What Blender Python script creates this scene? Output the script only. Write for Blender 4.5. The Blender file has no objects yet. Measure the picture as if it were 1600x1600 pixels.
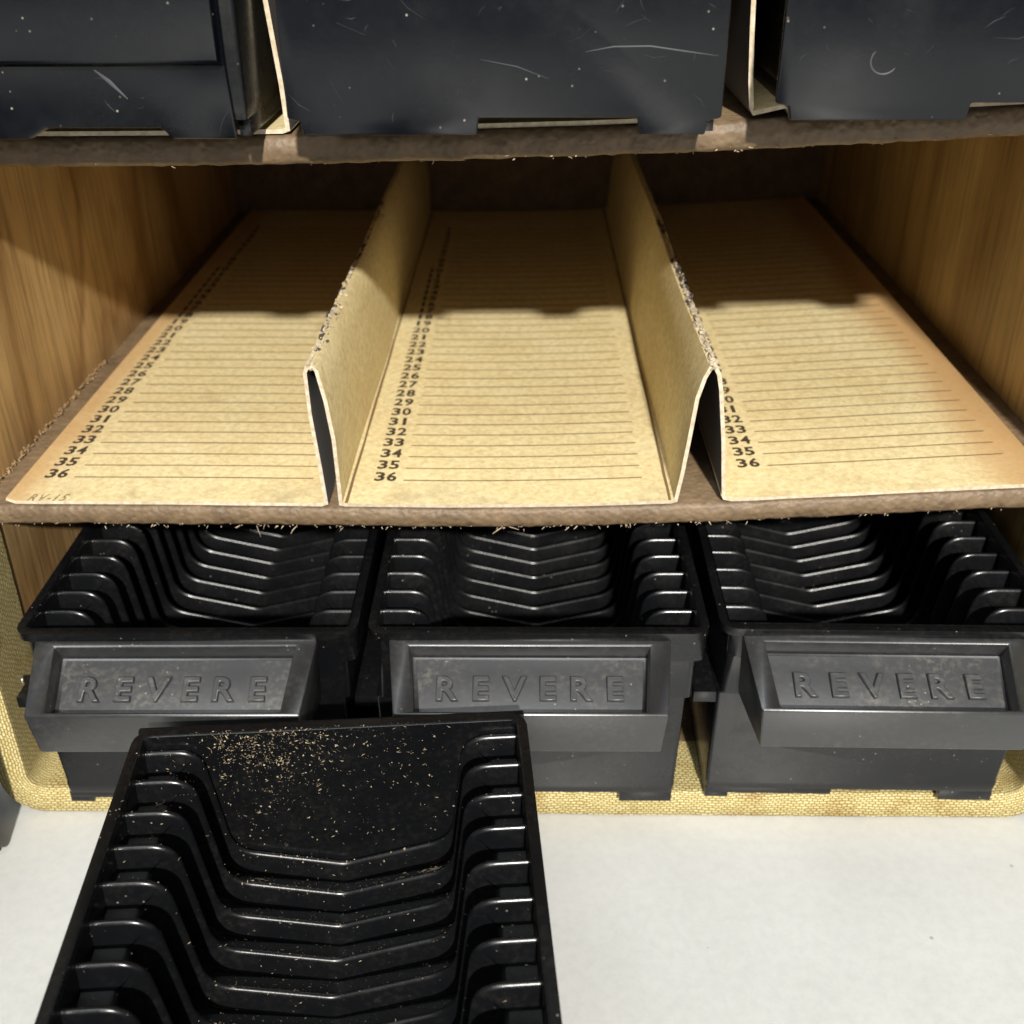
import bpy, bmesh, math, random
from mathutils import Vector, Matrix
from mathutils.bvhtree import BVHTree
from mathutils import noise as mnoise

random.seed(7)
S = 0.064                      # one design unit (the width of a slide tray) in metres
scene = bpy.context.scene
COL = scene.collection

# ------------------------------------------------------------------ camera
cam_d = bpy.data.cameras.new('camera')
cam_d.sensor_width = 36.0
cam_d.lens = 36.0 * 1707.0 / 1600.0
cam_d.clip_start = 0.005
cam_d.clip_end = 50
cam = bpy.data.objects.new('camera', cam_d)
COL.objects.link(cam)
F = Vector((-0.01417588, 0.86696367, -0.4981697))
RT = Vector((0.99989482, 0.01381786, -0.00440576))
UP = Vector((-0.00306401, 0.49817976, 0.86706836))
CP = Vector((0.05012536, -2.78174808, 1.54725155)) * S
cam.matrix_world = Matrix(((RT.x, UP.x, -F.x, CP.x), (RT.y, UP.y, -F.y, CP.y), (RT.z, UP.z, -F.z, CP.z), (0, 0, 0, 1)))
scene.camera = cam
cam_d.dof.use_dof = True
cam_d.dof.focus_distance = 0.180
cam_d.dof.aperture_fstop = 30.0

# ------------------------------------------------------------------ room light
world = bpy.data.worlds.new("World")
scene.world = world
world.use_nodes = True
bg = world.node_tree.nodes['Background']
bg.inputs['Color'].default_value = (0.93, 0.97, 1.0, 1)
bg.inputs['Strength'].default_value = 0.20


def area(name, direction, dist, sx, sy, power, color, target=(0, 0.4, -0.2), shape='RECTANGLE'):
    d = bpy.data.lights.new(name, 'AREA')
    d.shape = shape
    d.size = sx
    d.size_y = sy
    d.energy = power
    d.color = color
    o = bpy.data.objects.new(name, d)
    COL.objects.link(o)
    t = Vector(target) * S
    dv = Vector(direction).normalized()
    o.location = t + dv * dist
    o.rotation_euler = (-dv).to_track_quat('-Z', 'Y').to_euler()
    return o


area('ceiling_lamp', (0.10, -0.84, 0.528), 2.4, 0.085, 0.07, 99, (1.0, 0.965, 0.90), shape='ELLIPSE')
area('overhead_fill', (-0.10, -0.55, 1.0), 1.9, 1.3, 0.7, 15, (0.95, 0.98, 1.0))  # large soft fill lamp added overhead, out of view

scene.view_settings.view_transform = 'Standard'
scene.view_settings.look = 'None'
scene.view_settings.exposure = 0.0
scene.view_settings.gamma = 1.0


# ------------------------------------------------------------------ materials
def newmat(name):
    m = bpy.data.materials.new(name)
    m.use_nodes = True
    nt = m.node_tree
    b = nt.nodes['Principled BSDF']
    return m, nt, b


def nd(nt, t, **kw):
    n = nt.nodes.new(t)
    for k, v in kw.items():
        if k in n.inputs:
            n.inputs[k].default_value = v
        else:
            setattr(n, k, v)
    return n


def ramp(nt, src, stops):
    r = nt.nodes.new('ShaderNodeValToRGB')
    el = r.color_ramp.elements
    while len(el) > 1:
        el.remove(el[-1])
    el[0].position = stops[0][0]
    el[0].color = (*stops[0][1], 1) if len(stops[0][1]) == 3 else stops[0][1]
    for p, c in stops[1:]:
        e = el.new(p)
        e.color = (*c, 1)
    nt.links.new(src, r.inputs['Fac'])
    return r


def g3(v):
    return (v, v, v)


def wpos(nt, scale=(1, 1, 1)):
    g = nt.nodes.new('ShaderNodeNewGeometry')
    mp = nt.nodes.new('ShaderNodeMapping')
    mp.inputs['Scale'].default_value = scale
    nt.links.new(g.outputs['Position'], mp.inputs['Vector'])
    return mp.outputs['Vector']


def noise(nt, vec, scale, detail=3, rough=0.55, dist=0.0):
    n = nt.nodes.new('ShaderNodeTexNoise')
    n.inputs['Scale'].default_value = scale
    n.inputs['Detail'].default_value = detail
    n.inputs['Roughness'].default_value = rough
    n.inputs['Distortion'].default_value = dist
    nt.links.new(vec, n.inputs['Vector'])
    return n.outputs['Fac']


def mix(nt, fac, a, b, mode='MIX'):
    m = nt.nodes.new('ShaderNodeMix')
    m.data_type = 'RGBA'
    m.blend_type = mode
    for i, s in ((0, fac), (6, a), (7, b)):
        if hasattr(s, 'is_linked'):
            nt.links.new(s, m.inputs[i])
        elif i == 0:
            m.inputs[0].default_value = s
        else:
            m.inputs[i].default_value = (*s, 1)
    return m.outputs[2]


def bump(nt, b, h, strength, dist):
    n = nt.nodes.new('ShaderNodeBump')
    n.inputs['Strength'].default_value = strength
    n.inputs['Distance'].default_value = dist
    nt.links.new(h, n.inputs['Height'])
    nt.links.new(n.outputs['Normal'], b.inputs['Normal'])
    return n


def plastic(name, base, rough, dust, speck, spec=0.5, peel=0.08):
    """moulded black plastic with dust film and pale specks"""
    m, nt, b = newmat(name)
    v = wpos(nt)
    film = noise(nt, v, 90, 5, 0.65)
    fr = ramp(nt, film, [(0.38, g3(0)), (0.72, g3(1))])
    fine = noise(nt, v, 900, 2, 0.6)
    fr2 = ramp(nt, fine, [(0.45, g3(0)), (0.75, g3(1))])
    mul = nt.nodes.new('ShaderNodeMath')
    mul.operation = 'MULTIPLY'
    nt.links.new(fr.outputs[0], mul.inputs[0])
    nt.links.new(fr2.outputs[0], mul.inputs[1])
    mul2 = nt.nodes.new('ShaderNodeMath')
    mul2.operation = 'MULTIPLY'
    mul2.inputs[1].default_value = dust
    nt.links.new(mul.outputs[0], mul2.inputs[0])
    c = mix(nt, mul2.outputs[0], base, (0.16, 0.145, 0.115))
    vo = nt.nodes.new('ShaderNodeTexVoronoi')
    vo.inputs['Scale'].default_value = 640
    vo.inputs['Randomness'].default_value = 1
    nt.links.new(v, vo.inputs['Vector'])
    sp = ramp(nt, vo.outputs['Distance'], [(0.0, g3(1)), (0.07, g3(1)), (0.13, g3(0))])
    gate = ramp(nt, noise(nt, v, 150, 2), [(0.56, g3(0)), (0.62, g3(1))])
    gm = nt.nodes.new('ShaderNodeMath')
    gm.operation = 'MULTIPLY'
    nt.links.new(sp.outputs[0], gm.inputs[0])
    nt.links.new(gate.outputs[0], gm.inputs[1])
    gm2 = nt.nodes.new('ShaderNodeMath')
    gm2.operation = 'MULTIPLY'
    gm2.inputs[1].default_value = speck
    nt.links.new(gm.outputs[0], gm2.inputs[0])
    c = mix(nt, gm2.outputs[0], c, (0.34, 0.31, 0.25))
    nt.links.new(c, b.inputs['Base Color'])
    rr = ramp(nt, film, [(0.3, g3(rough)), (0.75, g3(min(1, rough + 0.16)))])
    nt.links.new(rr.outputs[0], b.inputs['Roughness'])
    b.inputs['Specular IOR Level'].default_value = spec
    bump(nt, b, noise(nt, v, 1400, 3, 0.6), peel, 0.0002)
    return m


M = {}
M['tray'] = plastic('black_tray_plastic', (0.0040, 0.0043, 0.0050), 0.19, 0.07, 0.5)
M['handle'] = plastic('satin_black_handle_plastic', (0.018, 0.0185, 0.0195), 0.27, 0.22, 0.5, 1.0)
M['plate'] = plastic('dusty_label_plate_plastic', (0.040, 0.041, 0.043), 0.42, 0.85, 0.7, 0.8)
M['end'] = plastic('scuffed_black_plastic', (0.0014, 0.0021, 0.0042), 0.17, 0.02, 0.8, 0.45, 0.03)

# cardboard
m, nt, b = newmat('yellowed_paperboard')
v = wpos(nt)
n1 = noise(nt, v, 70, 5, 0.6)
n2 = noise(nt, v, 700, 4, 0.7)
c1 = ramp(nt, n1, [(0.3, (0.785, 0.645, 0.345)), (0.52, (0.825, 0.695, 0.39)), (0.75, (0.85, 0.735, 0.44))])
c2 = ramp(nt, n2, [(0.35, (0.80, 0.76, 0.70)), (0.6, (1, 1, 1))])
c = mix(nt, 1.0, c1.outputs[0], c2.outputs[0], 'MULTIPLY')
st = ramp(nt, noise(nt, v, 34, 6, 0.7, 0.6), [(0.60, g3(0)), (0.72, g3(0.55))])
c = mix(nt, st.outputs[0], c, (0.46, 0.31, 0.15))
# orange wall bounce painted into the two outer margins; dirt smudges along the front
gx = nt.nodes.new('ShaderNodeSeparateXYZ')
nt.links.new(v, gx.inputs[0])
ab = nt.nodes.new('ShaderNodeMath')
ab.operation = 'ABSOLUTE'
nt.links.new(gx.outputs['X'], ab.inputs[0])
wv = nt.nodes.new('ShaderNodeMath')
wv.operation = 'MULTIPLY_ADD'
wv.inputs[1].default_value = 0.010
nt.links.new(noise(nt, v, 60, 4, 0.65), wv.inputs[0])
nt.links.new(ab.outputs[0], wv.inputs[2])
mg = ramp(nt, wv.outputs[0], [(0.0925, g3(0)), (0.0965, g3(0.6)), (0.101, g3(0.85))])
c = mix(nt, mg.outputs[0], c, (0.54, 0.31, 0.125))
ry = ramp(nt, gx.outputs['Y'], [(0.0, g3(1)), (0.0035, g3(0.7)), (0.014, g3(0))])
sm = ramp(nt, noise(nt, v, 55, 6, 0.75), [(0.50, g3(0)), (0.66, g3(0.75))])
smm = nt.nodes.new('ShaderNodeMath')
smm.operation = 'MULTIPLY'
nt.links.new(ry.outputs[0], smm.inputs[0])
nt.links.new(sm.outputs[0], smm.inputs[1])
c = mix(nt, smm.outputs[0], c, (0.40, 0.31, 0.18))
spk = ramp(nt, noise(nt, v, 1500, 2, 0.5), [(0.66, g3(0)), (0.72, g3(0.5))])
c = mix(nt, spk.outputs[0], c, (0.40, 0.28, 0.14))
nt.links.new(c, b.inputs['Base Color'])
b.inputs['Roughness'].default_value = 0.75
b.inputs['Specular IOR Level'].default_value = 0.25
bump(nt, b, n2, 0.25, 0.0004)
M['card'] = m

m, nt, b = newmat('paper_cut_edge')
v = wpos(nt)
c = ramp(nt, noise(nt, v, 900, 3), [(0.3, (0.44, 0.35, 0.23)), (0.7, (0.66, 0.57, 0.43))])
nt.links.new(c.outputs[0], b.inputs['Base Color'])
b.inputs['Roughness'].default_value = 0.95
M['edge'] = m
m, nt, b = newmat('dark_torn_backing')
b.inputs['Base Color'].default_value = (0.075, 0.066, 0.060, 1)
b.inputs['Roughness'].default_value = 0.9
M['dark'] = m
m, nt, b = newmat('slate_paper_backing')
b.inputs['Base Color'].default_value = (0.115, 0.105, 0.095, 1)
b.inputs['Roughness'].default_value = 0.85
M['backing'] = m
m, nt, b = newmat('printing_ink')
b.inputs['Base Color'].default_value = (0.055, 0.035, 0.018, 1)
b.inputs['Roughness'].default_value = 0.8
M['ink'] = m
m, nt, b = newmat('faded_rule_ink')
b.inputs['Base Color'].default_value = (0.20, 0.125, 0.05, 1)
b.inputs['Roughness'].default_value = 0.8
M['rule'] = m
m, nt, b = newmat('worn_faded_ink')
v = wpos(nt)
c = ramp(nt, noise(nt, v, 2200, 2), [(0.4, (0.12, 0.08, 0.04)), (0.6, (0.42, 0.31, 0.16))])
nt.links.new(c.outputs[0], b.inputs['Base Color'])
b.inputs['Roughness'].default_value = 0.8
M['worn_ink'] = m

# hardboard with embossed brown paint
m, nt, b = newmat('brown_hardboard')
v = wpos(nt)
n1 = noise(nt, v, 500, 3, 0.5)
c = ramp(nt, noise(nt, v, 160, 5, 0.7), [(0.3, (0.105, 0.068, 0.036)), (0.7, (0.205, 0.138, 0.076))])
nt.links.new(c.outputs[0], b.inputs['Base Color'])
b.inputs['Roughness'].default_value = 0.55
vo = nt.nodes.new('ShaderNodeTexVoronoi')
vo.feature = 'SMOOTH_F1'
vo.inputs['Scale'].default_value = 900
nt.links.new(v, vo.inputs['Vector'])
mx = nt.nodes.new('ShaderNodeMath')
mx.operation = 'ADD'
nt.links.new(vo.outputs['Distance'], mx.inputs[0])
nt.links.new(n1, mx.inputs[1])
bump(nt, b, mx.outputs[0], 0.55, 0.0005)
M['board'] = m

# wood
def wood(name, stretch, rings, tones, seed):
    m, nt, b = newmat(name)
    g = nt.nodes.new('ShaderNodeNewGeometry')
    mp = nt.nodes.new('ShaderNodeMapping')
    mp.inputs['Location'].default_value = (0, seed, seed * 0.7)
    mp.inputs['Scale'].default_value = stretch
    nt.links.new(g.outputs['Position'], mp.inputs['Vector'])
    vec = mp.outputs['Vector']
    warp = noise(nt, vec, 10, 3, 0.45, 0.8)
    w = nt.nodes.new('ShaderNodeMath')
    w.operation = 'MULTIPLY'
    w.inputs[1].default_value = rings
    nt.links.new(warp, w.inputs[0])
    s = nt.nodes.new('ShaderNodeMath')
    s.operation = 'FRACT'
    nt.links.new(w.outputs[0], s.inputs[0])
    band = ramp(nt, s.outputs[0], [(0.0, tones[1]), (0.55, tones[0]), (0.86, tones[2]), (1.0, tones[1])])
    v2 = wpos(nt, (900, 900, 45))
    fine = noise(nt, v2, 1.0, 3, 0.6)
    fr = ramp(nt, fine, [(0.28, g3(0.60)), (0.55, g3(1.04))])
    c = mix(nt, 1.0, band.outputs[0], fr.outputs[0], 'MULTIPLY')
    blot = ramp(nt, noise(nt, wpos(nt), 28, 4, 0.6), [(0.3, g3(0.78)), (0.7, g3(1.1))])
    c = mix(nt, 1.0, c, blot.outputs[0], 'MULTIPLY')
    nt.links.new(c, b.inputs['Base Color'])
    b.inputs['Roughness'].default_value = 0.55
    bump(nt, b, fine, 0.25, 0.0005)
    return m


M['wood_l'] = wood('amber_plywood', (1, 1.0, 0.5), 7.0, ((0.60, 0.385, 0.165), (0.50, 0.30, 0.115), (0.37, 0.205, 0.072)), 0.31)
M['wood_r'] = wood('amber_plywood_fine', (1, 1.6, 0.20), 5.0, ((0.50, 0.335, 0.135), (0.43, 0.275, 0.105), (0.33, 0.195, 0.070)), 0.83)

# woven cloth (UV: metres along / across)
m, nt, b = newmat('woven_ochre_cloth')
uv = nt.nodes.new('ShaderNodeUVMap')
wob = nt.nodes.new('ShaderNodeTexNoise')
wob.inputs['Scale'].default_value = 260
nt.links.new(uv.outputs['UV'], wob.inputs['Vector'])
vm = nt.nodes.new('ShaderNodeVectorMath')
vm.operation = 'MULTIPLY_ADD'
vm.inputs[1].default_value = (0.0016, 0.0014, 0)
nt.links.new(wob.outputs['Color'], vm.inputs[0])
nt.links.new(uv.outputs['UV'], vm.inputs[2])
br = nt.nodes.new('ShaderNodeTexBrick')
br.inputs['Scale'].default_value = 1.0
br.inputs['Brick Width'].default_value = 0.00125
br.inputs['Row Height'].default_value = 0.00068
br.inputs['Mortar Size'].default_value = 0.00014
br.inputs['Mortar Smooth'].default_value = 0.6
br.inputs['Bias'].default_value = 0.0
br.inputs['Color1'].default_value = (0.70, 0.60, 0.29, 1)
br.inputs['Color2'].default_value = (0.58, 0.465, 0.19, 1)
br.inputs['Mortar'].default_value = (0.27, 0.195, 0.07, 1)
nt.links.new(vm.outputs[0], br.inputs['Vector'])
soil = ramp(nt, noise(nt, wpos(nt), 110, 5, 0.7), [(0.28, (0.70, 0.58, 0.42)), (0.48, (1, 1, 1))])
c = mix(nt, 1.0, br.outputs['Color'], soil.outputs[0], 'MULTIPLY')
nt.links.new(c, b.inputs['Base Color'])
b.inputs['Roughness'].default_value = 0.62
inv = nt.nodes.new('ShaderNodeMath')
inv.operation = 'SUBTRACT'
inv.inputs[0].default_value = 1.0
nt.links.new(br.outputs['Fac'], inv.inputs[1])
bump(nt, b, inv.outputs[0], 0.8, 0.0004)
M['cloth'] = m

# white table
m, nt, b = newmat('white_tabletop')
v = wpos(nt)
c = ramp(nt, noise(nt, v, 26, 5, 0.6), [(0.3, (0.55, 0.552, 0.53)), (0.65, (0.61, 0.612, 0.59))])
vo = nt.nodes.new('ShaderNodeTexVoronoi')
vo.inputs['Scale'].default_value = 70
nt.links.new(v, vo.inputs['Vector'])
sp = ramp(nt, vo.outputs['Distance'], [(0.0, g3(0.7)), (0.022, g3(0.6)), (0.035, g3(0))])
fn = ramp(nt, noise(nt, v, 480, 4, 0.7), [(0.35, g3(0.94)), (0.6, g3(1.0))])
cc = mix(nt, 1.0, c.outputs[0], fn.outputs[0], 'MULTIPLY')
cc = mix(nt, sp.outputs[0], cc, (0.26, 0.24, 0.20))
nt.links.new(cc, b.inputs['Base Color'])
b.inputs['Roughness'].default_value = 0.38
bump(nt, b, noise(nt, v, 320, 3), 0.08, 0.0006)
M['table'] = m

m, nt, b = newmat('dust_crumb')
v = wpos(nt)
c = ramp(nt, noise(nt, v, 1500, 1), [(0.32, (0.16, 0.115, 0.06)), (0.68, (0.48, 0.39, 0.26))])
nt.links.new(c.outputs[0], b.inputs['Base Color'])
b.inputs['Roughness'].default_value = 0.9
M['crumb'] = m
m, nt, b = newmat('pale_fibre')
b.inputs['Base Color'].default_value = (0.42, 0.32, 0.22, 1)
b.inputs['Roughness'].default_value = 0.9
M['fibre'] = m
m, nt, b = newmat('raw_splintered_wood')
b.inputs['Base Color'].default_value = (0.36, 0.24, 0.12, 1)
b.inputs['Roughness'].default_value = 0.9
M['splinter'] = m
m, nt, b = newmat('scratch_whitening')
b.inputs['Base Color'].default_value = (0.05, 0.05, 0.058, 1)
b.inputs['Roughness'].default_value = 0.55
M['scratch'] = m
m, nt, b = newmat('tarnished_steel')
b.inputs['Base Color'].default_value = (0.55, 0.50, 0.42, 1)
b.inputs['Metallic'].default_value = 1.0
b.inputs['Roughness'].default_value = 0.35
M['steel'] = m


# ------------------------------------------------------------------ mesh helper
class MB:
    def __init__(self):
        self.v, self.f, self.uv = [], [], {}

    def add(self, vs, fs):
        o = len(self.v)
        self.v += [tuple(p) for p in vs]
        self.f += [tuple(i + o for i in q) for q in fs]

    def box(self, x0, x1, y0, y1, z0, z1):
        self.add([(x0, y0, z0), (x1, y0, z0), (x1, y1, z0), (x0, y1, z0), (x0, y0, z1), (x1, y0, z1), (x1, y1, z1), (x0, y1, z1)],
                 [(0, 3, 2, 1), (4, 5, 6, 7), (0, 1, 5, 4), (1, 2, 6, 5), (2, 3, 7, 6), (3, 0, 4, 7)])

    def loft(self, rings, closed=True, cap0=False, cap1=False):
        n = len(rings[0])
        vs = [p for r in rings for p in r]
        fs = []
        for i in range(len(rings) - 1):
            for j in range(n if closed else n - 1):
                k = (j + 1) % n
                fs.append((i * n + j, i * n + k, (i + 1) * n + k, (i + 1) * n + j))
        if cap0:
            fs.append(tuple(range(n))[::-1])
        if cap1:
            fs.append(tuple((len(rings) - 1) * n + j for j in range(n)))
        self.add(vs, fs)

    def tube(self, path, r, n=3):
        rings = []
        for i, p in enumerate(path):
            p = Vector(p)
            a = Vector(path[max(0, i - 1)])
            c = Vector(path[min(len(path) - 1, i + 1)])
            t = (c - a).normalized() if (c - a).length > 0 else Vector((0, 0, 1))
            s = t.orthogonal().normalized()
            u = t.cross(s)
            rr = r * (0.35 if i == len(path) - 1 else 1)
            rings.append([tuple(p + (s * math.cos(q) + u * math.sin(q)) * rr) for q in [2 * math.pi * k / n for k in range(n)]])
        self.loft(rings, True, True, True)

    def mesh(self, name, mat, bevel=0, smooth=35, recalc=True, uvs=None):
        me = bpy.data.meshes.new(name)
        me.from_pydata([(x * S, y * S, z * S) for x, y, z in self.v], [], self.f)
        if uvs:
            ul = me.uv_layers.new(name='UVMap')
            for lp in me.loops:
                ul.data[lp.index].uv = uvs[lp.vertex_index]
        bm = bmesh.new()
        bm.from_mesh(me)
        if recalc:
            bmesh.ops.recalc_face_normals(bm, faces=bm.faces)
        if bevel:
            es = [e for e in bm.edges if len(e.link_faces) == 2 and e.calc_face_angle(0) > math.radians(25)]
            bmesh.ops.bevel(bm, geom=es, offset=bevel * S, segments=2, profile=0.5, affect='EDGES', clamp_overlap=True)
        bm.to_mesh(me)
        bm.free()
        if mat:
            me.materials.append(mat)
        me.polygons.foreach_set('use_smooth', [True] * len(me.polygons))
        me.set_sharp_from_angle(angle=math.radians(smooth))
        return me

    def build(self, name, mat, parent=None, **kw):
        return obj(name, self.mesh(name, mat, **kw), parent)


def obj(name, me, parent=None):
    o = bpy.data.objects.new(name, me)
    COL.objects.link(o)
    if parent:
        o.parent = parent
    return o


def thing(name, label, cat, loc=(0, 0, 0), rotz=0, group=None):
    o = bpy.data.objects.new(name, None)
    o.empty_display_size = 0.02
    COL.objects.link(o)
    o.location = Vector(loc) * S
    o.rotation_euler = (0, 0, rotz)
    o['label'] = label
    o['category'] = cat
    if group:
        o['group'] = group
    return o


def copy_tree(o, parent=None):
    c = o.copy()
    COL.objects.link(c)
    c.parent = parent
    for ch in list(o.children):
        copy_tree(ch, c)
    return c


def interp(tab, x):
    if x <= tab[0][0]:
        return tab[0][1]
    for (a, va), (c, vc) in zip(tab, tab[1:]):
        if x <= c:
            t = (x - a) / (c - a)
            return va + (vc - va) * t
    return tab[-1][1]


def smooth_interp(tab, x):
    return sum(interp(tab, x + d) for d in (-0.24, -0.12, 0, 0.12, 0.24)) / 5


def fillet(pts, n=5):
    """pts: (x, y, radius) polyline -> rounded points"""
    out = []
    for i, (x, y, r) in enumerate(pts):
        p = Vector((x, y))
        if r == 0 or i in (0, len(pts) - 1):
            out.append((x, y))
            continue
        a = (Vector(pts[i - 1][:2]) - p)
        c = (Vector(pts[i + 1][:2]) - p)
        la, lc = a.length, c.length
        a.normalize()
        c.normalize()
        ang = a.angle(c)
        t = min(r / math.tan(ang / 2), la * 0.48, lc * 0.48)
        p0, p2 = p + a * t, p + c * t
        for k in range(n + 1):
            s = k / n
            q = p0 * (1 - s) ** 2 + p * 2 * s * (1 - s) + p2 * s * s
            out.append((q.x, q.y))
    return out


def rrect(xl, xr, y0, y1, r, z, n=4):
    out = []
    for cx, cy, a0 in ((xr - r, y1 - r, 0), (xl + r, y1 - r, 90), (xl + r, y0 + r, 180), (xr - r, y0 + r, 270)):
        for k in range(n + 1):
            a = math.radians(a0 + 90 * k / n)
            out.append((cx + r * math.cos(a), cy + r * math.sin(a), z))
    return out


# ------------------------------------------------------------------ shelf sag (measured across the case)
MID = [(-1.7, -0.102), (-0.76, -0.103), (-0.38, -0.109), (0.0, -0.112), (0.38, -0.098), (0.76, -0.081), (1.5, -0.035), (1.8, -0.018)]
TOPB = [(-1.7, 0.937), (-0.63, 0.940), (-0.15, 0.953), (0.17, 0.960), (0.61, 0.977), (0.95, 0.994), (1.26, 1.010), (1.8, 1.035)]
TH = 0.067
mid_b = lambda x: smooth_interp(MID, x)
top_b = lambda x: smooth_interp(TOPB, x)
mid_t = lambda x: mid_b(x) + TH
top_t = lambda x: top_b(x) + TH + 0.004

XL, XR = -1.572, 1.645          # inner faces of the case
OXL, OXR = -1.662, 1.733        # outer faces
ZT, ZB = 2.12, -1.105           # outer top, table level
FY, BY = -0.165, 3.42           # front rim, back
BASE = -1.0

# ------------------------------------------------------------------ table
mb = MB()
mb.add([(-13, -10, ZB), (13, -10, ZB), (14, 12, ZB), (-14, 12, ZB)], [(0, 1, 2, 3)])
tb = mb.build('table_surface', M['table'])
tb['kind'] = 'structure'

# ------------------------------------------------------------------ case
case = thing('slide_case', 'wooden slide storage case covered in woven ochre cloth, with brown shelves holding black trays', 'case', (0, FY, ZB))
OFF = Vector((0, FY, ZB))


def part(mbx, name, mat, parent=case, **kw):
    """mesh given in world design units -> child of the case"""
    mbx.v = [(x - OFF.x, y - OFF.y, z - OFF.z) for x, y, z in mbx.v]
    return mbx.build(name, mat, parent, **kw)


for nm, x0, x1, mt in (('l', OXL + 0.006, XL, 'wood_l'), ('r', XR, OXR - 0.006, 'wood_r')):
    mb = MB()
    mb.box(x0, x1, FY + 0.012, BY, ZB + 0.115, ZT - 0.10)
    part(mb, 'side_wall', M[mt])
mb = MB()
mb.box(OXL + 0.13, OXR - 0.13, FY + 0.012, BY - 0.001, ZB + 0.012, BASE)
part(mb, 'base_board', M['board'])
mb = MB()
mb.box(OXL + 0.13, OXR - 0.13, FY + 0.012, BY - 0.001, ZT - 0.096, ZT - 0.012)
part(mb, 'top_board', M['wood_l'])
mb = MB()
mb.box(XL + 0.002, XR - 0.002, 3.33, BY - 0.004, BASE + 0.002, ZT - 0.098)
part(mb, 'back_board', M['board'])


def shelf(zb, y0, y1, name, seed):
    rnd = random.Random(seed)
    mbx = MB()
    N = 160
    xs = [XL + 0.002 + (XR - XL - 0.004) * i / N for i in range(N + 1)]
    rings = []
    for x in xs:
        z = zb(x)
        th = TH + (0.004 if zb is top_b else 0)
        j = mnoise.noise(Vector((x * 9, seed, 0))) * 0.003 + rnd.uniform(-0.002, 0.002)
        jy = mnoise.noise(Vector((x * 4, seed, 4))) * 0.003
        rings.append([(x, y0 + 0.012 + jy, z + j), (x, y0 + jy, z + j + 0.012), (x, y0 + jy, z + th - 0.012), (x, y0 + 0.012 + jy, z + th), (x, y1, z + th), (x, y1, z)])
    mbx.loft(rings, True, True, True)
    return part(mbx, 'shelf', M['board'], smooth=50)


sh_top = shelf(top_b, 0.0, 3.325, 'shelf', 1)
sh_mid = shelf(mid_b, 0.0, 3.325, 'shelf', 2)

# torn paper fibres along the shelves' lower front edges
for sh, zb, n, sd, lo, hi, clusters in ((sh_mid, mid_b, 130, 3, -1.55, 1.45, (-0.75, -0.66, -0.5, -0.33, 0.05, 0.12, 0.2, 0.24, 0.6)),
                                        (sh_top, top_b, 55, 4, -1.2, 1.3, (-0.25, 0.2, 0.5, 0.66))):
    rnd = random.Random(sd)
    mb = MB()
    for i in range(n):
        if i < n * 0.3:
            x = rnd.gauss(rnd.choice(clusters), 0.06)
            L = rnd.uniform(0.004, 0.016) if rnd.random() < 0.92 else rnd.uniform(0.02, 0.038)
        else:
            x = rnd.uniform(lo, hi)
            L = rnd.uniform(0.003, 0.011)
        p = Vector((x, rnd.uniform(-0.004, 0.008), zb(x) + rnd.uniform(0.0, 0.010)))
        d = Vector((rnd.uniform(-1, 1), rnd.uniform(-0.9, 0.0), rnd.uniform(-0.5, 0.15))).normalized()
        k = Vector((rnd.uniform(-1, 1), rnd.uniform(-1, 0.2), rnd.uniform(-1, 1))) * 0.35
        path = [p, p + d * L * 0.5 + k * L * 0.3, p + d * L + k * L]
        mb.tube(path, rnd.uniform(0.0008, 0.0018))
    mb.v = [(x - OFF.x, y - OFF.y, z - OFF.z) for x, y, z in mb.v]
    o = mb.build('torn_fibres', M['fibre'], sh)
    o['kind'] = 'stuff'

# woven cloth wrapped round the front rim and the outside
rings, uvs = [], []
sec = fillet([(0.0, 0.075, 0), (0.0, FY, 0.018), (1.0, FY, 0.022), (1.0, BY, 0)], 4)   # (0=inner .. 1=outer, Y)
NS = 7
inner = rrect(XL + 0.004, XR - 0.004, BASE + 0.004, ZT - 0.104, 0.05, 0, NS)
outer = rrect(OXL, OXR, ZB + 0.003, ZT, 0.135, 0, NS)


def densify(loop, steps):
    out = []
    for i in range(len(loop)):
        a, c = Vector(loop[i]), Vector(loop[(i + 1) % len(loop)])
        L = (c - a).length
        n = steps if L > 0.4 else 1
        for k in range(n):
            out.append(a + (c - a) * k / n)
    return out


# same point count on both: only the long sides are split
inner, outer = densify(inner, 40), densify(outer, 40)
arc = [0.0]
for i in range(1, len(outer) + 1):
    arc.append(arc[-1] + (outer[i % len(outer)] - outer[i - 1]).length)
mb = MB()
cl_uv = []
for i in range(len(outer) + 1):
    q0, q1 = inner[i % len(inner)], outer[i % len(outer)]
    vv = 0.0
    last = None
    ring = []
    for s, y in sec:
        # thickness of the wall differs a little; round the front fold
        p = q0.lerp(q1, s)
        w = mnoise.noise(Vector((p.x * 3, y * 3, p.y * 3))) * 0.005
        pt = Vector((p.x, y + w, p.y))
        if last is not None:
            vv += (pt - last).length
        last = pt
        ring.append(tuple(pt))
        cl_uv.append((arc[i] * S, vv * S))
    mb.v += ring
ns = len(sec)
for i in range(len(outer)):
    for j in range(ns - 1):
        mb.f.append((i * ns + j, (i + 1) * ns + j, (i + 1) * ns + j + 1, i * ns + j + 1))
part(mb, 'cloth_cover', M['cloth'], uvs=cl_uv, smooth=70)

# dome nail in the left rim
mb = MB()
rg = []
for k in range(5):
    a = math.radians(90 * k / 4)
    r = 0.014 * math.cos(a) + 0.0004
    rg.append([(XL + 0.006 + 0.008 * math.sin(a), -0.03 + r * math.cos(t), -0.66 + r * math.sin(t)) for t in [2 * math.pi * q / 10 for q in range(10)]])
mb.loft(rg, True, False, True)
part(mb, 'nail', M['steel'])
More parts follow.
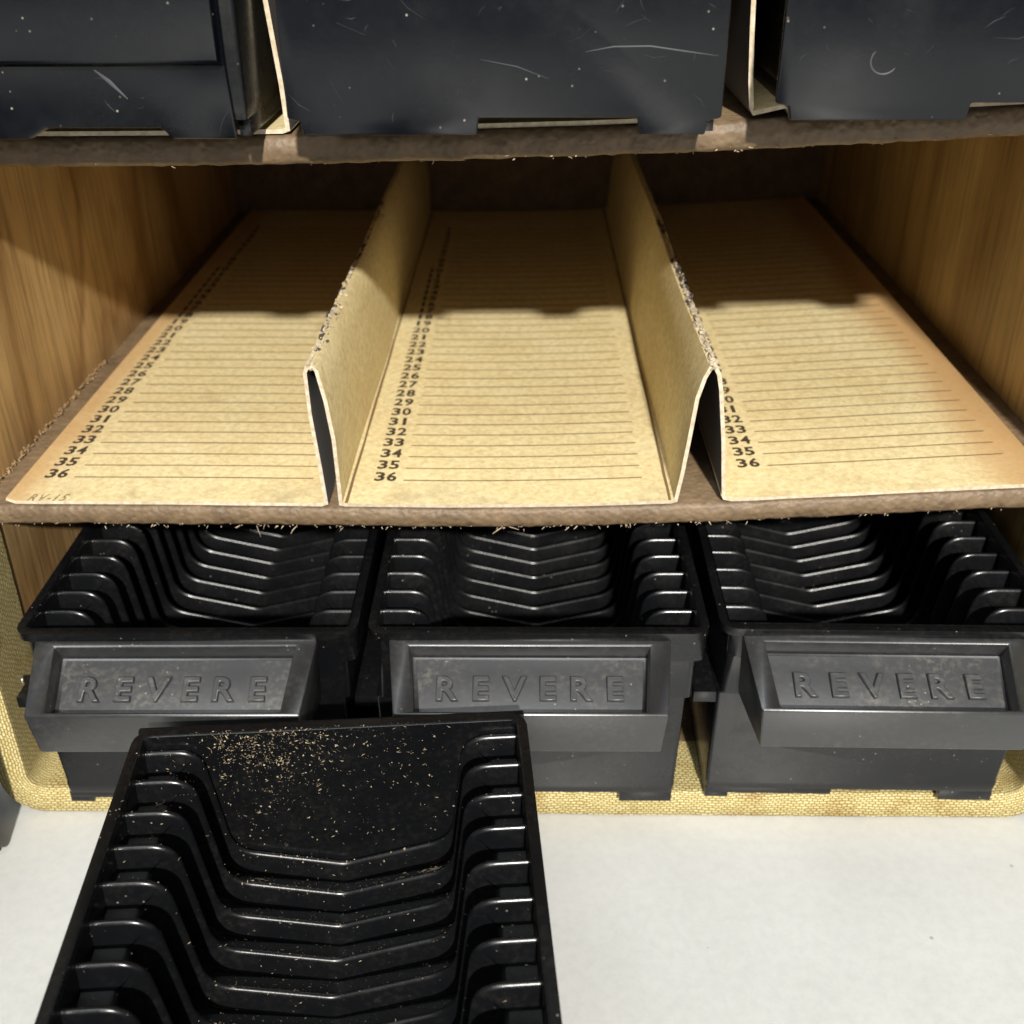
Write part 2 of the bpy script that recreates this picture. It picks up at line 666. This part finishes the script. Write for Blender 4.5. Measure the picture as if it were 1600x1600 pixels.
# splintered veneer at the foot of the left wall and a chip below
rnd = random.Random(5)
mb = MB()
for i in range(260):
    y = rnd.uniform(0.02, 1.1)
    p = Vector((XL + rnd.uniform(0.0, 0.010), y, mid_t(XL) + rnd.uniform(-0.002, 0.016)))
    d = Vector((rnd.uniform(0.1, 0.7), rnd.uniform(-1, 1), rnd.uniform(-0.4, 0.6))).normalized()
    L = rnd.uniform(0.004, 0.014)
    mb.tube([p, p + d * L * 0.6, p + d * L + Vector((0, 0, rnd.uniform(-0.008, 0.004)))], rnd.uniform(0.002, 0.0045))
o = part(mb, 'splinters', M['splinter'])
o['kind'] = 'stuff'

# ------------------------------------------------------------------ glyphs
def text_mesh(txt, size=1.0, **kw):
    cu = bpy.data.curves.new('t', 'FONT')
    cu.body = txt
    cu.size = size
    for k, val in kw.items():
        setattr(cu, k, val)
    o = bpy.data.objects.new('t', cu)
    COL.objects.link(o)
    dg = bpy.context.evaluated_depsgraph_get()
    me = o.evaluated_get(dg).to_mesh()
    vs = [tuple(q.co) for q in me.vertices]
    fs = [tuple(p.vertices) for p in me.polygons]
    o.evaluated_get(dg).to_mesh_clear()
    bpy.data.objects.remove(o)
    bpy.data.curves.remove(cu)
    return vs, fs


GL = {c: text_mesh(c, 1.0, offset=0.028, resolution_u=2) for c in '0123456789'}


# ------------------------------------------------------------------ folded paperboard inserts
def insert(label, zt, rx, printed, rc=0.0, edges=(-1.487, 1.562), y0=0.003, seed=0):
    """one sheet folded into three index panels and two ridges; rx shifts the right ridge"""
    t = thing('index_card_insert', label, 'card insert', (0, y0, zt(0)), 0, 'folded paperboard inserts')
    L = 3.31
    T = 0.011
    o0 = Vector((0, y0, zt(0)))
    z = lambda x: zt(x) + 0.004
    rnd = random.Random(seed)
    panels = {
        'left': [(edges[0], z(edges[0]) + 0.012)] + [(x, z(x)) for x in (-1.46, -1.40, -1.2, -1.0, -0.8, -0.62, -0.555)] + [(-0.535, z(-0.535) + 0.006)],
        'mid': [(-0.503, z(-0.5) + 0.004)] + [(x, z(x)) for x in (-0.485, -0.4, -0.2, 0, 0.2, 0.4, 0.468 + rc)] + [(0.487 + rc, z(0.487) + 0.005)],
        'right': [(0.612 + rx, z(0.612) + 0.022), (0.620 + rx, z(0.62) + 0.006), (0.645 + rx, z(0.64))] + [(x, z(x)) for x in (0.70, 0.75, 0.8, 1.0, 1.2, 1.4, 1.50, 1.54)] + [(edges[1], z(edges[1]) + 0.012)],
    }
    H = 0.425
    lz, rz = zt(-0.54), zt(0.55)
    flaps = {
        'left_outer': [(-0.535, z(-0.535) + 0.006), (-0.541, lz + 0.12), (-0.556, lz + 0.30), (-0.561, lz + H), (-0.554, lz + H + 0.014)],
        'left_inner': [(-0.554, lz + H + 0.014), (-0.540, lz + H + 0.004), (-0.521, lz + 0.34), (-0.505, lz + 0.22), (-0.503, lz + 0.10), (-0.503, z(-0.5) + 0.004)],
        'right_inner': [(0.487 + rc, z(0.487) + 0.005), (0.500 + rc, rz + 0.10), (0.512 + (rx + rc) * 0.5, rz + 0.22), (0.526 + rx * 0.8 + rc * 0.2, rz + 0.335), (0.543 + rx, rz + H - 0.03), (0.556 + rx, rz + H)],
        'right_outer': [(0.556 + rx, rz + H), (0.568 + rx, rz + H - 0.02), (0.578 + rx, rz + 0.36), (0.596 + rx, rz + 0.20), (0.606 + rx, rz + 0.09), (0.612 + rx, z(0.612) + 0.022)],
    }
    if not printed:
        flaps['right_inner'] = [(0.468, z(0.47) + 0.005), (0.472, rz + 0.10), (0.473, rz + 0.24), (0.478, rz + 0.35), (0.510, rz + 0.41), (0.550, rz + H)]
        flaps['right_outer'] = [(0.550, rz + H), (0.556, rz + H - 0.02), (0.559, rz + 0.36), (0.566, rz + 0.20), (0.576, rz + 0.09), (0.584, z(0.584) + 0.022)]
        panels['right'] = [(0.584, z(0.584) + 0.022), (0.594, z(0.594) + 0.006)] + [q for q in panels['right'] if q[0] > 0.66]
    NY = 60

    def sheet(prof, name):
        prof = [Vector(p) for p in prof]
        # offset normal for thickness
        nrm = []
        for i, p in enumerate(prof):
            a = prof[max(0, i - 1)]
            c = prof[min(len(prof) - 1, i + 1)]
            d = (c - a).normalized()
            nrm.append(Vector((-d.y, d.x)))
        mbx = MB()
        rings = []
        for k in range(NY + 1):
            y = L * k / NY
            ring = []
            for sgn in (1, 0):
                seq = list(range(len(prof)))
                if sgn == 0:
                    seq = seq[::-1]
                for i in seq:
                    p = prof[i] + nrm[i] * T * sgn
                    jy = rnd.uniform(-0.002, 0.002) if k == 0 else 0
                    ww = mnoise.noise(Vector((p.x * 4, y * 1.3, p.y * 4 + seed))) * 0.006 if 'flap' in name else 0
                    ring.append((p.x + ww - o0.x, y + jy, p.y - o0.z))
            rings.append(ring)
        mbx.loft(rings, True, True, True)
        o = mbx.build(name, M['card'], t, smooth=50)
        # the cut front edge is bare paper
        o.data.materials.append(M['edge'])
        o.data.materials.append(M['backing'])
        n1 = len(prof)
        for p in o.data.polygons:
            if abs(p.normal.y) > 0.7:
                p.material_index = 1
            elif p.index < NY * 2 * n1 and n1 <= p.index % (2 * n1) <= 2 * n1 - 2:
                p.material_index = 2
        return o

    po = {k: sheet(p, 'index_panel') for k, p in panels.items()}
    fo = {k: sheet(p, 'divider_flap') for k, p in flaps.items()}
    # worn ridge: pale torn paper and dark backing showing through
    for nm, mt, n in (('torn_ridge_paper', 'edge', 420), ('torn_ridge_backing', 'dark', 110)):
        for side, x0, zz in ((-1, -0.551, lz + H + 0.016), (1, 0.557 + rx, rz + H + 0.002)):
            mbx = MB()
            for i in range(n):
                if nm == 'torn_ridge_paper':
                    y = abs(rnd.gauss(0, 0.45)) if i < n * 0.42 else rnd.uniform(0, 3.2)
                    L1 = rnd.uniform(0.012, 0.05)
                else:
                    y = rnd.uniform(0.12, 1.9) if side < 0 else rnd.uniform(0.25, 1.5)
                    if mnoise.noise(Vector((y * 4, side * 3.0, 1))) < -0.05:
                        continue
                    L1 = rnd.uniform(0.02, 0.07)
                w = rnd.uniform(0.004, 0.011) * (1.5 if nm == 'torn_ridge_backing' else 1)
                cx = x0 + side * rnd.uniform(-0.004, 0.010) * (-1 if side < 0 else 1) + rnd.gauss(0, 0.004)
                cz = zz + rnd.uniform(-0.004, 0.008) - abs(cx - x0) * 0.8
                tilt = rnd.uniform(-0.9, 0.9)
                dx, dz = w * math.cos(tilt), w * math.sin(tilt)
                pts = []
                for a in range(5):
                    ang = 2 * math.pi * a / 5 + rnd.uniform(-0.4, 0.4)
                    pts.append((cx + dx * math.cos(ang) - o0.x, y + L1 * 0.5 * math.sin(ang), cz + dz * math.cos(ang) + rnd.uniform(-0.003, 0.004) - o0.z))
                top = (cx - o0.x, y, cz + 0.005 - o0.z)
                mbx.add(pts + [top], [(a, (a + 1) % 5, 5) for a in range(5)] + [(4, 3, 2, 1, 0)])
            r = mbx.build(nm, M[mt], fo['left_inner' if side < 0 else 'right_inner'], smooth=20)
            r['kind'] = 'stuff'
    if not printed:
        return t
    # flat print: numbers and ruled lines
    Y36, P = 0.1487, 0.0793

    def lay(mbx, x, y, zz, lift):
        return (x - o0.x, y - o0.y, zz + T + lift - o0.z)

    for key, xn, xl0, xl1, dy in (('left', -1.43, -1.335, -0.602, 0.004), ('mid', -0.418, -0.328, 0.396, 0.0), ('right', 0.694, 0.786, 1.49, 0.045)):
        mn, ml = MB(), MB()
        for k in range(1, 37):
            y = Y36 + (36 - k) * P + dy
            s = str(k)
            size = 0.078
            wdt = 0.036
            for ci, ch in enumerate(s):
                gv, gf = GL[ch]
                gx0 = min(p[0] for p in gv)
                gx1 = max(p[0] for p in gv)
                sx = 0.031 / (gx1 - gx0) if ch != '1' else 0.0125 / (gx1 - gx0)
                cx = xn + (ci + (2 - len(s))) * wdt + rnd.uniform(-0.0006, 0.0006)
                if ch == '1':
                    cx += 0.009
                mn.add([lay(mn, cx + (p[0] - gx0) * sx, y - 0.004 + p[1] * size, z(cx + (p[0] - gx0) * sx), 0.0010) for p in gv], gf)
            xs = [xl0 + (xl1 - xl0) * i / 12 for i in range(13)]
            w = 0.0030 + rnd.uniform(-0.0004, 0.0004)
            ex = rnd.uniform(-0.003, 0.003)
            ring = []
            for x in xs:
                ring.append((lay(ml, x + ex, y - w, z(x), 0.0009), lay(ml, x + ex, y + w, z(x), 0.0009)))
            vs = [q for pr in ring for q in pr]
            ml.add(vs, [(2 * i, 2 * i + 2, 2 * i + 3, 2 * i + 1) for i in range(12)])
        if key == 'mid':
            cr_ = MB()
            for cx in (-0.4815, 0.4655):
                pts = [(cx + mnoise.noise(Vector((k * 0.7, cx, 0))) * 0.0015, 3.28 * k / 40) for k in range(41)]
                vs = []
                for x, y in pts:
                    w = 0.0042 + 0.0016 * mnoise.noise(Vector((y * 5, cx * 9, 2)))
                    vs += [lay(cr_, x - w, y0 + y, z(x), 0.0012), lay(cr_, x + w, y0 + y, z(x), 0.0012)]
                cr_.add(vs, [(2 * i, 2 * i + 1, 2 * i + 3, 2 * i + 2) for i in range(40)])
            cr_.build('crease_line', M['rule'], po[key], recalc=False)
        mn.build('printed_numbers', M['ink'], po[key], recalc=False)
        ml.build('ruled_lines', M['rule'], po[key], recalc=False)
    gv, gf = text_mesh('RV-15', 1.0, offset=0.01, shear=0.3, space_character=1.25, resolution_u=2)
    mn = MB()
    w = max(p[0] for p in gv)
    mn.add([lay(mn, -1.427 + p[0] / w * 0.118, 0.003 + p[1] * 0.058, z(-1.4), 0.0009) for p in gv], gf)
    mn.build('printed_code', M['worn_ink'], po['left'], recalc=False)
    return t


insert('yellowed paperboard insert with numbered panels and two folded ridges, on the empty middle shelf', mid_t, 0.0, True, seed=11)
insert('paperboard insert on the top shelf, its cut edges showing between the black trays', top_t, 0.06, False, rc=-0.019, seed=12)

# ------------------------------------------------------------------ slide trays
TL, HT = 3.314, 0.695
PITCH, Y0R, NR = 0.1033, 0.17, 31
CREST = fillet([(-0.464, 0.034, 0), (-0.330, 0.034, 0.092), (-0.288, 0.388, 0.09), (0, 0.458, 0.07), (0.288, 0.388, 0.09), (0.330, 0.034, 0.092), (0.464, 0.034, 0)], 8)
FLOOR = fillet([(-0.464, 0.0, 0), (-0.464, 0.102, 0), (-0.388, 0.102, 0.02), (-0.342, 0.455, 0.08), (0, 0.525, 0.06), (0.342, 0.455, 0.08), (0.388, 0.102, 0.02), (0.464, 0.102, 0), (0.464, 0.0, 0)], 5)


def body_mesh():
    mb = MB()
    st = [  # z, left, right, front, back
        (HT, -0.492, 0.492, 0.0, TL, 0.05),
        (HT - 0.026, -0.492, 0.492, 0.0, TL, 0.05),
        (HT - 0.030, -0.470, 0.490, 0.013, TL, 0.04),
        (HT - 0.106, -0.466, 0.489, 0.014, TL, 0.03),
        (HT - 0.110, -0.465, 0.460, 0.014, TL, 0.02),
        (HT - 0.246, -0.470, 0.456, 0.018, TL, 0.015),
        (HT - 0.250, -0.482, 0.440, 0.020, TL, 0.012),
        (0.086, -0.480, 0.434, 0.050, TL, 0.012),
        (0.074, -0.481, 0.435, 0.046, TL, 0.012),
        (0.040, -0.478, 0.430, 0.047, TL, 0.012),
    ]
    mb.loft([rrect(l, r, f, bk, rad, z) for z, l, r, f, bk, rad in st], True, False, True)
    # rim top
    mb.loft([rrect(-0.492, 0.492, 0, TL, 0.05, HT), rrect(-0.4705, 0.4705, 0.0235, TL - 0.0235, 0.024, HT), rrect(-0.4655, 0.4655, 0.0285, TL - 0.0285, 0.02, HT - 0.0025),
             rrect(-0.4635, 0.4635, 0.0305, TL - 0.0305, 0.018, HT - 0.008), rrect(-0.4632, 0.4632, 0.0308, TL - 0.0308, 0.018, HT - 0.020)], True)
    # feet with the notch in front and plain sides
    mb.box(-0.478, -0.08, 0.050, 0.078, 0.016, 0.0405)
    mb.box(0.263, 0.428, 0.050, 0.078, 0.0, 0.0405)
    mb.box(-0.478, -0.405, 0.050, 0.078, 0.0, 0.0155)
    mb.box(-0.478, -0.452, 0.0785, TL - 0.03, 0.0, 0.0405)
    mb.box(0.404, 0.428, 0.0785, TL - 0.03, 0.0, 0.0405)
    # guide rail on the left side
    mb.box(-0.548, -0.475, 0.03, TL - 0.05, HT - 0.292, HT - 0.254)
    # trough and its two end walls
    ya, yb = 0.0325, TL - 0.0325
    mb.loft([[(x, ya, HT - d) for x, d in FLOOR], [(x, yb, HT - d) for x, d in FLOOR]], False)
    inner = FLOOR[1:-1]
    for y in (ya, yb):
        vs = [(x, y, HT) for x, d in inner] + [(x, y, HT - d) for x, d in inner]
        n = len(inner)
        mb.add(vs, [(i, i + 1, n + i + 1, n + i) for i in range(n - 1)])
    return mb


def rib_mesh():
    mb = MB()
    pr = [Vector(p) for p in CREST]
    rings = []
    sec = [(-0.0145, 0.067), (-0.0085, 0.0095), (-0.0055, 0.002), (-0.0018, 0.0), (0.0018, 0.0), (0.0055, 0.002), (0.0085, 0.0095), (0.0145, 0.067)]
    for i, p in enumerate(pr):
        a = pr[max(0, i - 1)]
        c = pr[min(len(pr) - 1, i + 1)]
        d = (c - a).normalized()
        n = Vector((-d.y, d.x))          # towards larger depth
        if n.y < 0 and abs(d.x) > 0.3:
            n = -n
        out = Vector((d.y * -1, d.x))
        rings.append([(p.x + out.x * h, y, HT - (p.y + out.y * h)) for y, h in sec])
    mb.loft(rings, False)
    return mb


def handle_parts(parent):
    # sloped frame: t 0 (top, at the rim) .. 1 (lip)
    top = (-0.43, 0.38, -0.002, HT - 0.024)
    lip = (-0.402, 0.355, -0.213, HT - 0.120)
    slope = Vector((0, lip[2] - top[2], lip[3] - top[3]))
    nrm = Vector((0, slope.z, -slope.y)).normalized()
    if nrm.z < 0:
        nrm = -nrm

    def P(u, t, depth=0.0):
        x0 = top[0] + (lip[0] - top[0]) * t
        x1 = top[1] + (lip[1] - top[1]) * t
        p = Vector((x0 + (x1 - x0) * u, top[2] + slope.y * t, top[3] + slope.z * t)) - nrm * depth
        return tuple(p)

    u0, u1, t0, t1 = 0.072, 0.925, 0.07, 0.945
    D = 0.066
    mb = MB()
    outer = [P(0, 0), P(1, 0), P(1, 1), P(0, 1)]
    inn = [P(u0, t0), P(u1, t0), P(u1, t1), P(u0, t1)]
    low = [P(u0 + 0.004, t0 + 0.01, D), P(u1 - 0.004, t0 + 0.01, D), P(u1 - 0.004, t1 - 0.005, D), P(u0 + 0.004, t1 - 0.005, D)]
    zl = HT - 0.262
    lipb = [(lip[0] + 0.012, lip[2] + 0.012, zl), (lip[1] - 0.012, lip[2] + 0.012, zl)]
    back = [(top[0] + 0.01, 0.030, HT - 0.250), (top[1] - 0.01, 0.030, HT - 0.250)]
    topb = [(top[0], 0.030, top[3]), (top[1], 0.030, top[3])]
    vs = outer + inn + low + lipb + back + topb
    # 0-3 outer, 4-7 inner, 8-11 low, 12-13 lip bottom, 14-15 back bottom, 16-17 top back
    fs = [(0, 1, 5, 4), (1, 2, 6, 5), (2, 3, 7, 6), (3, 0, 4, 7), (4, 5, 9, 8), (5, 6, 10, 9), (6, 7, 11, 10), (7, 4, 8, 11), (8, 9, 10, 11),
          (3, 2, 13, 12), (12, 13, 15, 14), (0, 3, 12, 14, 16), (2, 1, 17, 15, 13), (1, 0, 16, 17), (14, 15, 17, 16)]
    mb.add(vs, fs)
    h = mb.build('handle', M['handle'], parent, bevel=0.011, smooth=40)
    # label plate in the recess
    mb = MB()
    a, c = 0.0035, 0.002
    q = [P(u0 + 0.020, t0 + 0.055, D - 0.006), P(u1 - 0.016, t0 + 0.055, D - 0.006), P(u1 - 0.016, t1 - 0.02, D - 0.006), P(u0 + 0.020, t1 - 0.02, D - 0.006)]
    q2 = [P(u0 + 0.020, t0 + 0.055, D + 0.002), P(u1 - 0.016, t0 + 0.055, D + 0.002), P(u1 - 0.016, t1 - 0.02, D + 0.002), P(u0 + 0.020, t1 - 0.02, D + 0.002)]
    mb.add(q + q2, [(0, 1, 2, 3), (0, 4, 5, 1), (1, 5, 6, 2), (2, 6, 7, 3), (3, 7, 4, 0)])
    pl = mb.build('label_plate', M['plate'], h, bevel=0.002)
    # raised outlined letters
    LW, LHT = 0.535, 0.072
    me = []
    for ch in 'REVERE':
        me.append(text_mesh(ch, 1.0, extrude=0.085, bevel_depth=0.030, bevel_resolution=1, offset=0.006, resolution_u=3))
    mb = MB()
    xc = (top[0] + top[1]) / 2 + 0.004
    ex = Vector((1, 0, 0))
    ey = -slope.normalized()
    org = Vector(P(0.5, 0.53, D - 0.006))
    org.x = xc
    cap = max(p[1] for p in me[1][0])
    sc = LHT / cap
    for i, (vs, fs) in enumerate(me):
        w = (min(p[0] for p in vs) + max(p[0] for p in vs)) / 2
        cx = -LW / 2 + 0.03 + (LW - 0.06) * i / 5
        mb.add([tuple(org + ex * (cx + (p[0] - w) * sc) + ey * ((p[1] - cap / 2) * sc) + nrm * (p[2] * sc * 1.2)) for p in vs], fs)
    mb.build('raised_letters', M['plate'], h, smooth=60)
    return h


def end_panel_mesh(variant):
    """flat end of a tray (local back end), with corner cuts and the finger notch"""
    mb = MB()
    w = 0.488
    out = [(-w, HT - 0.004), (-w, 0.036), (-w + 0.030, 0.030), (-w + 0.034, 0.0), (-0.305, 0.0), (-0.300, 0.037), (0.056, 0.037), (0.061, 0.0), (w - 0.034, 0.0), (w - 0.028, 0.030), (w, 0.036), (w, HT - 0.004)]
    y0, y1 = TL - 0.004, TL + 0.014
    n = len(out)
    mb.add([(x, y1, z) for x, z in out] + [(x, y0, z) for x, z in out],
           [tuple(range(n)), tuple(range(2 * n - 1, n - 1, -1))] + [(i, (i + 1) % n, n + (i + 1) % n, n + i) for i in range(n)])
    return mb


# scuffs on the end panels: thin whitened scratches
def scratches(parent, seed, items):
    rnd = random.Random(seed)
    mb = MB()
    yb = TL + 0.0143
    items = list(items)
    for i in range(34):
        x, z, a = rnd.uniform(-0.47, 0.47), rnd.uniform(0.05, 0.40), rnd.gauss(0.1, 0.9)
        L = abs(rnd.gauss(0, 0.03)) + 0.006
        k = rnd.uniform(-0.25, 0.25)
        items.append(([(x, z), (x + L * 0.5 * math.cos(a), z + L * 0.5 * math.sin(a)), (x + L * math.cos(a + k), z + L * math.sin(a + k))], rnd.uniform(0.0004, 0.0009)))
    for pts, w in items:
        ring = []
        for i, (x, z) in enumerate(pts):
            ww = w * (0.25 if i in (0, len(pts) - 1) else 1)
            a = pts[max(0, i - 1)]
            c = pts[min(len(pts) - 1, i + 1)]
            d = Vector((c[0] - a[0], c[1] - a[1])).normalized()
            ring.append([(x - d.y * ww, yb, z + d.x * ww), (x, yb + 0.0006, z), (x + d.y * ww, yb, z - d.x * ww)])
        mb.loft(ring, False)
    o = mb.build('scratch_marks', M['scratch'], parent, recalc=False)
    o['kind'] = 'stuff'
    return o


BODY = body_mesh().mesh('body', M['tray'], bevel=0.004, smooth=40)
RIB = rib_mesh().mesh('rib', M['tray'], smooth=60)
ENDP = end_panel_mesh(0).mesh('end_panel', M['end'], bevel=0.005, smooth=30)

GB = 'black plastic slide trays'


def make_tray(name, label, ribs=True):
    t = thing(name, label, 'tray', group=GB)
    obj('body', BODY, t)
    if ribs:
        for k in range(NR):
            r = obj('rib', RIB, t)
            r.location = (0, (Y0R + PITCH * k) * S, 0)
    handle_parts(t)
    obj('end_panel', ENDP, t)
    return t


def put(t, x, y, z, rot=0.0, sc=1.0, label=None):
    t.location = Vector((x, y, z)) * S
    t.rotation_euler = (0, 0, rot)
    t.scale = (sc, sc, sc)
    if label:
        t['label'] = label
    return t


tray = make_tray('slide_tray', 'open black tray, middle of the bottom row, handle partly hidden by the loose tray')
put(tray, 0.083, -0.257, BASE + 0.002, 0.004)
bl = put(copy_tree(tray), -0.930, -0.268, BASE + 0.002, 0.012, 1.0, 'open black tray in the bottom row, beside the nail in the left cloth-covered rim')
br_ = put(copy_tree(tray), 1.098, -0.243, BASE + 0.008, -0.012, 1.0, 'open black tray at the right of the bottom row, its handle wholly unobstructed')
# loose tray on the table, plain end towards the case
yaw = math.radians(4.6)
SC = 1.045
bx, by = -0.466, -0.548            # centre of its far end
lx = bx + math.sin(yaw) * TL * SC
ly = by - math.cos(yaw) * TL * SC
fg = put(copy_tree(tray), lx, ly, ZB + 0.001, yaw, SC, 'loose black tray on the white table, littered inside with crumbs of paper dust')
# a second loose tray whose corner enters at the left edge
lt = put(copy_tree(tray), -2.538, -3.585, ZB + 0.001, math.radians(-8.0), 1.0, 'loose black tray on the white table, only its corner showing at the left edge')


# top row: trays pushed in back to front, plain ends showing
def make_end_tray(label):
    t = thing('slide_tray', label, 'tray', group=GB)
    obj('body', BODY, t)
    obj('end_panel', ENDP, t)
    handle_parts(t)
    return t


PI = math.pi
tm = make_end_tray('black tray in the middle of the top row, plain end with a long curved scratch')
YE = -0.215
put(tm, -0.006, YE + TL + 0.014, 1.055, PI)
scratches(tm, 1, [([(-0.18, 0.175), (-0.24, 0.185), (-0.32, 0.186), (-0.40, 0.175), (-0.47, 0.166)], 0.0014),
                  ([(0.05, 0.16), (-0.03, 0.145), (-0.10, 0.12)], 0.0012), ([(0.36, 0.235), (0.30, 0.21)], 0.0014),
                  ([(-0.44, 0.27), (-0.455, 0.262)], 0.002),
                  ([(0.24, 0.20), (0.232, 0.185)], 0.002), ([(0.10, 0.10), (0.103, 0.085)], 0.0015)])
tr = make_end_tray('black tray at the right of the top row, plain end with a ring-shaped scuff')
put(tr, 1.122, YE + TL + 0.014, 1.085, PI - 0.01)
ring = [(0.262 + 0.030 * math.cos(a), 0.125 + 0.028 * math.sin(a)) for a in [math.radians(q) for q in range(-150, 60, 15)]]
scratches(tr, 2, [(ring, 0.0016), ([(0.31, 0.21), (0.30, 0.20)], 0.002), ([(0.36, 0.30), (0.352, 0.297)], 0.002)])
tl = make_end_tray('black tray at the left of the top row, stepped end with a slanted scratch')
put(tl, -1.068, YE + 0.004 + TL + 0.014, 1.046, PI)
for ch in list(tl.children):      # this tray's end is of another kind: a stepped face, narrower than the rim
    if ch.name.split('.')[0] == 'end_panel':
        mb = MB()
        out = [(-0.448, HT - 0.01), (-0.448, 0.150), (-0.456, 0.0), (-0.305, 0.0), (-0.285, 0.024), (-0.025, 0.024), (0.02, 0.0), (0.40, 0.0), (0.452, 0.150), (0.452, HT - 0.01)]
        n = len(out)
        mb.add([(x, TL + 0.014, z) for x, z in out] + [(x, TL - 0.004, z) for x, z in out],
               [tuple(range(n)), tuple(range(2 * n - 1, n - 1, -1))] + [(i, (i + 1) % n, n + (i + 1) % n, n + i) for i in range(n)])
        ch.data = mb.mesh('end_panel', M['end'], bevel=0.008, smooth=30)
mb = MB()   # its upper face stands forward and ends in a bevelled lower lip
zz0 = 0.150
mb.loft([[(x0, TL + 0.010, HT - 0.02), (x1, TL + 0.010, HT - 0.02), (x1, TL + 0.010, zz0 + 0.004), (x0, TL + 0.010, zz0 + 0.004)] for x0, x1 in ((-0.449, 0.453),)]
        + [[(-0.440, TL + 0.046, HT - 0.03), (0.444, TL + 0.046, HT - 0.03), (0.444, TL + 0.046, zz0 + 0.016), (-0.440, TL + 0.046, zz0 + 0.016)]], True, True, True)
mb.build('end_slab', M['end'], tl, bevel=0.007)
scratches(tl, 3, [([(-0.155, 0.150), (-0.185, 0.125), (-0.22, 0.088)], 0.0045)])

# ------------------------------------------------------------------ paper crumbs in the loose tray
bpy.context.view_layer.update()
tvs, tfs = [], []
for ch in fg.children:
    if ch.name.split('.')[0] in ('body', 'rib'):
        mw = ch.matrix_world
        o = len(tvs)
        tvs += [mw @ q.co for q in ch.data.vertices]
        tfs += [tuple(i + o for i in p.vertices) for p in ch.data.polygons]
bvh = BVHTree.FromPolygons(tvs, tfs)
rnd = random.Random(21)
mb = MB()


def crumb(p, n, s, flat=True):
    a = n.orthogonal().normalized()
    a.rotate(Matrix.Rotation(rnd.uniform(0, 6.28), 3, n))
    c = n.cross(a)
    hair = rnd.random() < 0.72
    L, W = (s * 0.9, s * rnd.uniform(0.07, 0.16)) if hair else (s * 0.45, s * rnd.uniform(0.2, 0.4))
    lift = n * s * rnd.uniform(0.05, 0.5)
    bend = n * s * rnd.uniform(-0.1, 0.5)
    o = p + n * 0.0008
    vs = [o - a * L, o + a * L * rnd.uniform(-0.5, 0.3) + c * W * rnd.uniform(0.6, 2.2) + lift * 0.6, o + a * L + c * L * rnd.uniform(-0.5, 0.5) + bend, o + a * L * rnd.uniform(-0.4, 0.4) - c * W + lift * 0.3, o + lift]
    mb.add(vs, [(0, 1, 4), (1, 2, 4), (2, 3, 4), (3, 0, 4), (3, 2, 1, 0)])


fgm = fg.matrix_world.copy()
inv = Vector((0, 0, 0))


def drop(lx_, ly_, s, lean=(0, 0, -1), z0=HT + 0.3):
    o = fgm @ (Vector((lx_, ly_, z0)) * S)
    d = (fgm.to_3x3() @ Vector(lean)).normalized()
    hit, n, _, _ = bvh.ray_cast(o, d)
    if hit is None:
        return
    if n.dot(d) > 0:
        n = -n
    crumb(hit / S, n, s)


knots = [(rnd.gauss(-0.20, 0.09), HT - abs(rnd.gauss(0.05, 0.09)) - 0.02, rnd.uniform(0.005, 0.018)) for _ in range(46)]
for i in range(1450):          # end wall, thickest at its upper left, gathered in knots
    x = rnd.gauss(-0.20, 0.11) if rnd.random() < 0.55 else rnd.uniform(-0.30, 0.30)
    zz = HT - (abs(rnd.gauss(0, 0.13)) + 0.02 if rnd.random() < 0.7 else rnd.uniform(0.02, 0.44))
    if rnd.random() < 0.32:
        kx, kz, ks = rnd.choice(knots)
        x, zz = rnd.gauss(kx, ks), min(HT - 0.02, rnd.gauss(kz, ks * 0.7))
    o = fgm @ (Vector((x, TL - 0.25, zz + 0.25)) * S)
    d = (fgm.to_3x3() @ Vector((0, 0.7, -0.7))).normalized()
    hit, n, _, _ = bvh.ray_cast(o, d)
    if hit is None:
        continue
    if n.dot(d) > 0:
        n = -n
    crumb(hit / S, n, rnd.choice((0.001, 0.0014, 0.0018, 0.0022, 0.003, 0.0035, 0.0045, 0.007)))
for i in range(2600):           # floor and ledges
    ly_ = TL - abs(rnd.gauss(0, 0.42)) - 0.04
    drop(rnd.gauss(-0.10, 0.17) if rnd.random() < 0.7 else rnd.uniform(-0.46, 0.46), ly_, rnd.choice((0.0012, 0.0015, 0.002, 0.002, 0.003, 0.004, 0.006)))
for cx, cy, n, sp in ((-0.23, TL - 0.10, 50, 0.020), (0.235, TL - 0.085, 70, 0.014), (-0.05, TL - 0.115, 14, 0.03), (0.12, TL - 0.10, 16, 0.03), (0.01, TL - 0.13, 12, 0.012)):
    for i in range(n):
        drop(rnd.gauss(cx, sp), rnd.gauss(cy, sp * 0.6), rnd.choice((0.006, 0.009, 0.013, 0.018)))
cr = mb.build('paper_crumbs', M['crumb'], smooth=10, recalc=False)
cr['kind'] = 'stuff'
cr['label'] = 'pale crumbs and flakes of paper dust scattered inside the loose black tray'
cr['category'] = 'crumbs'
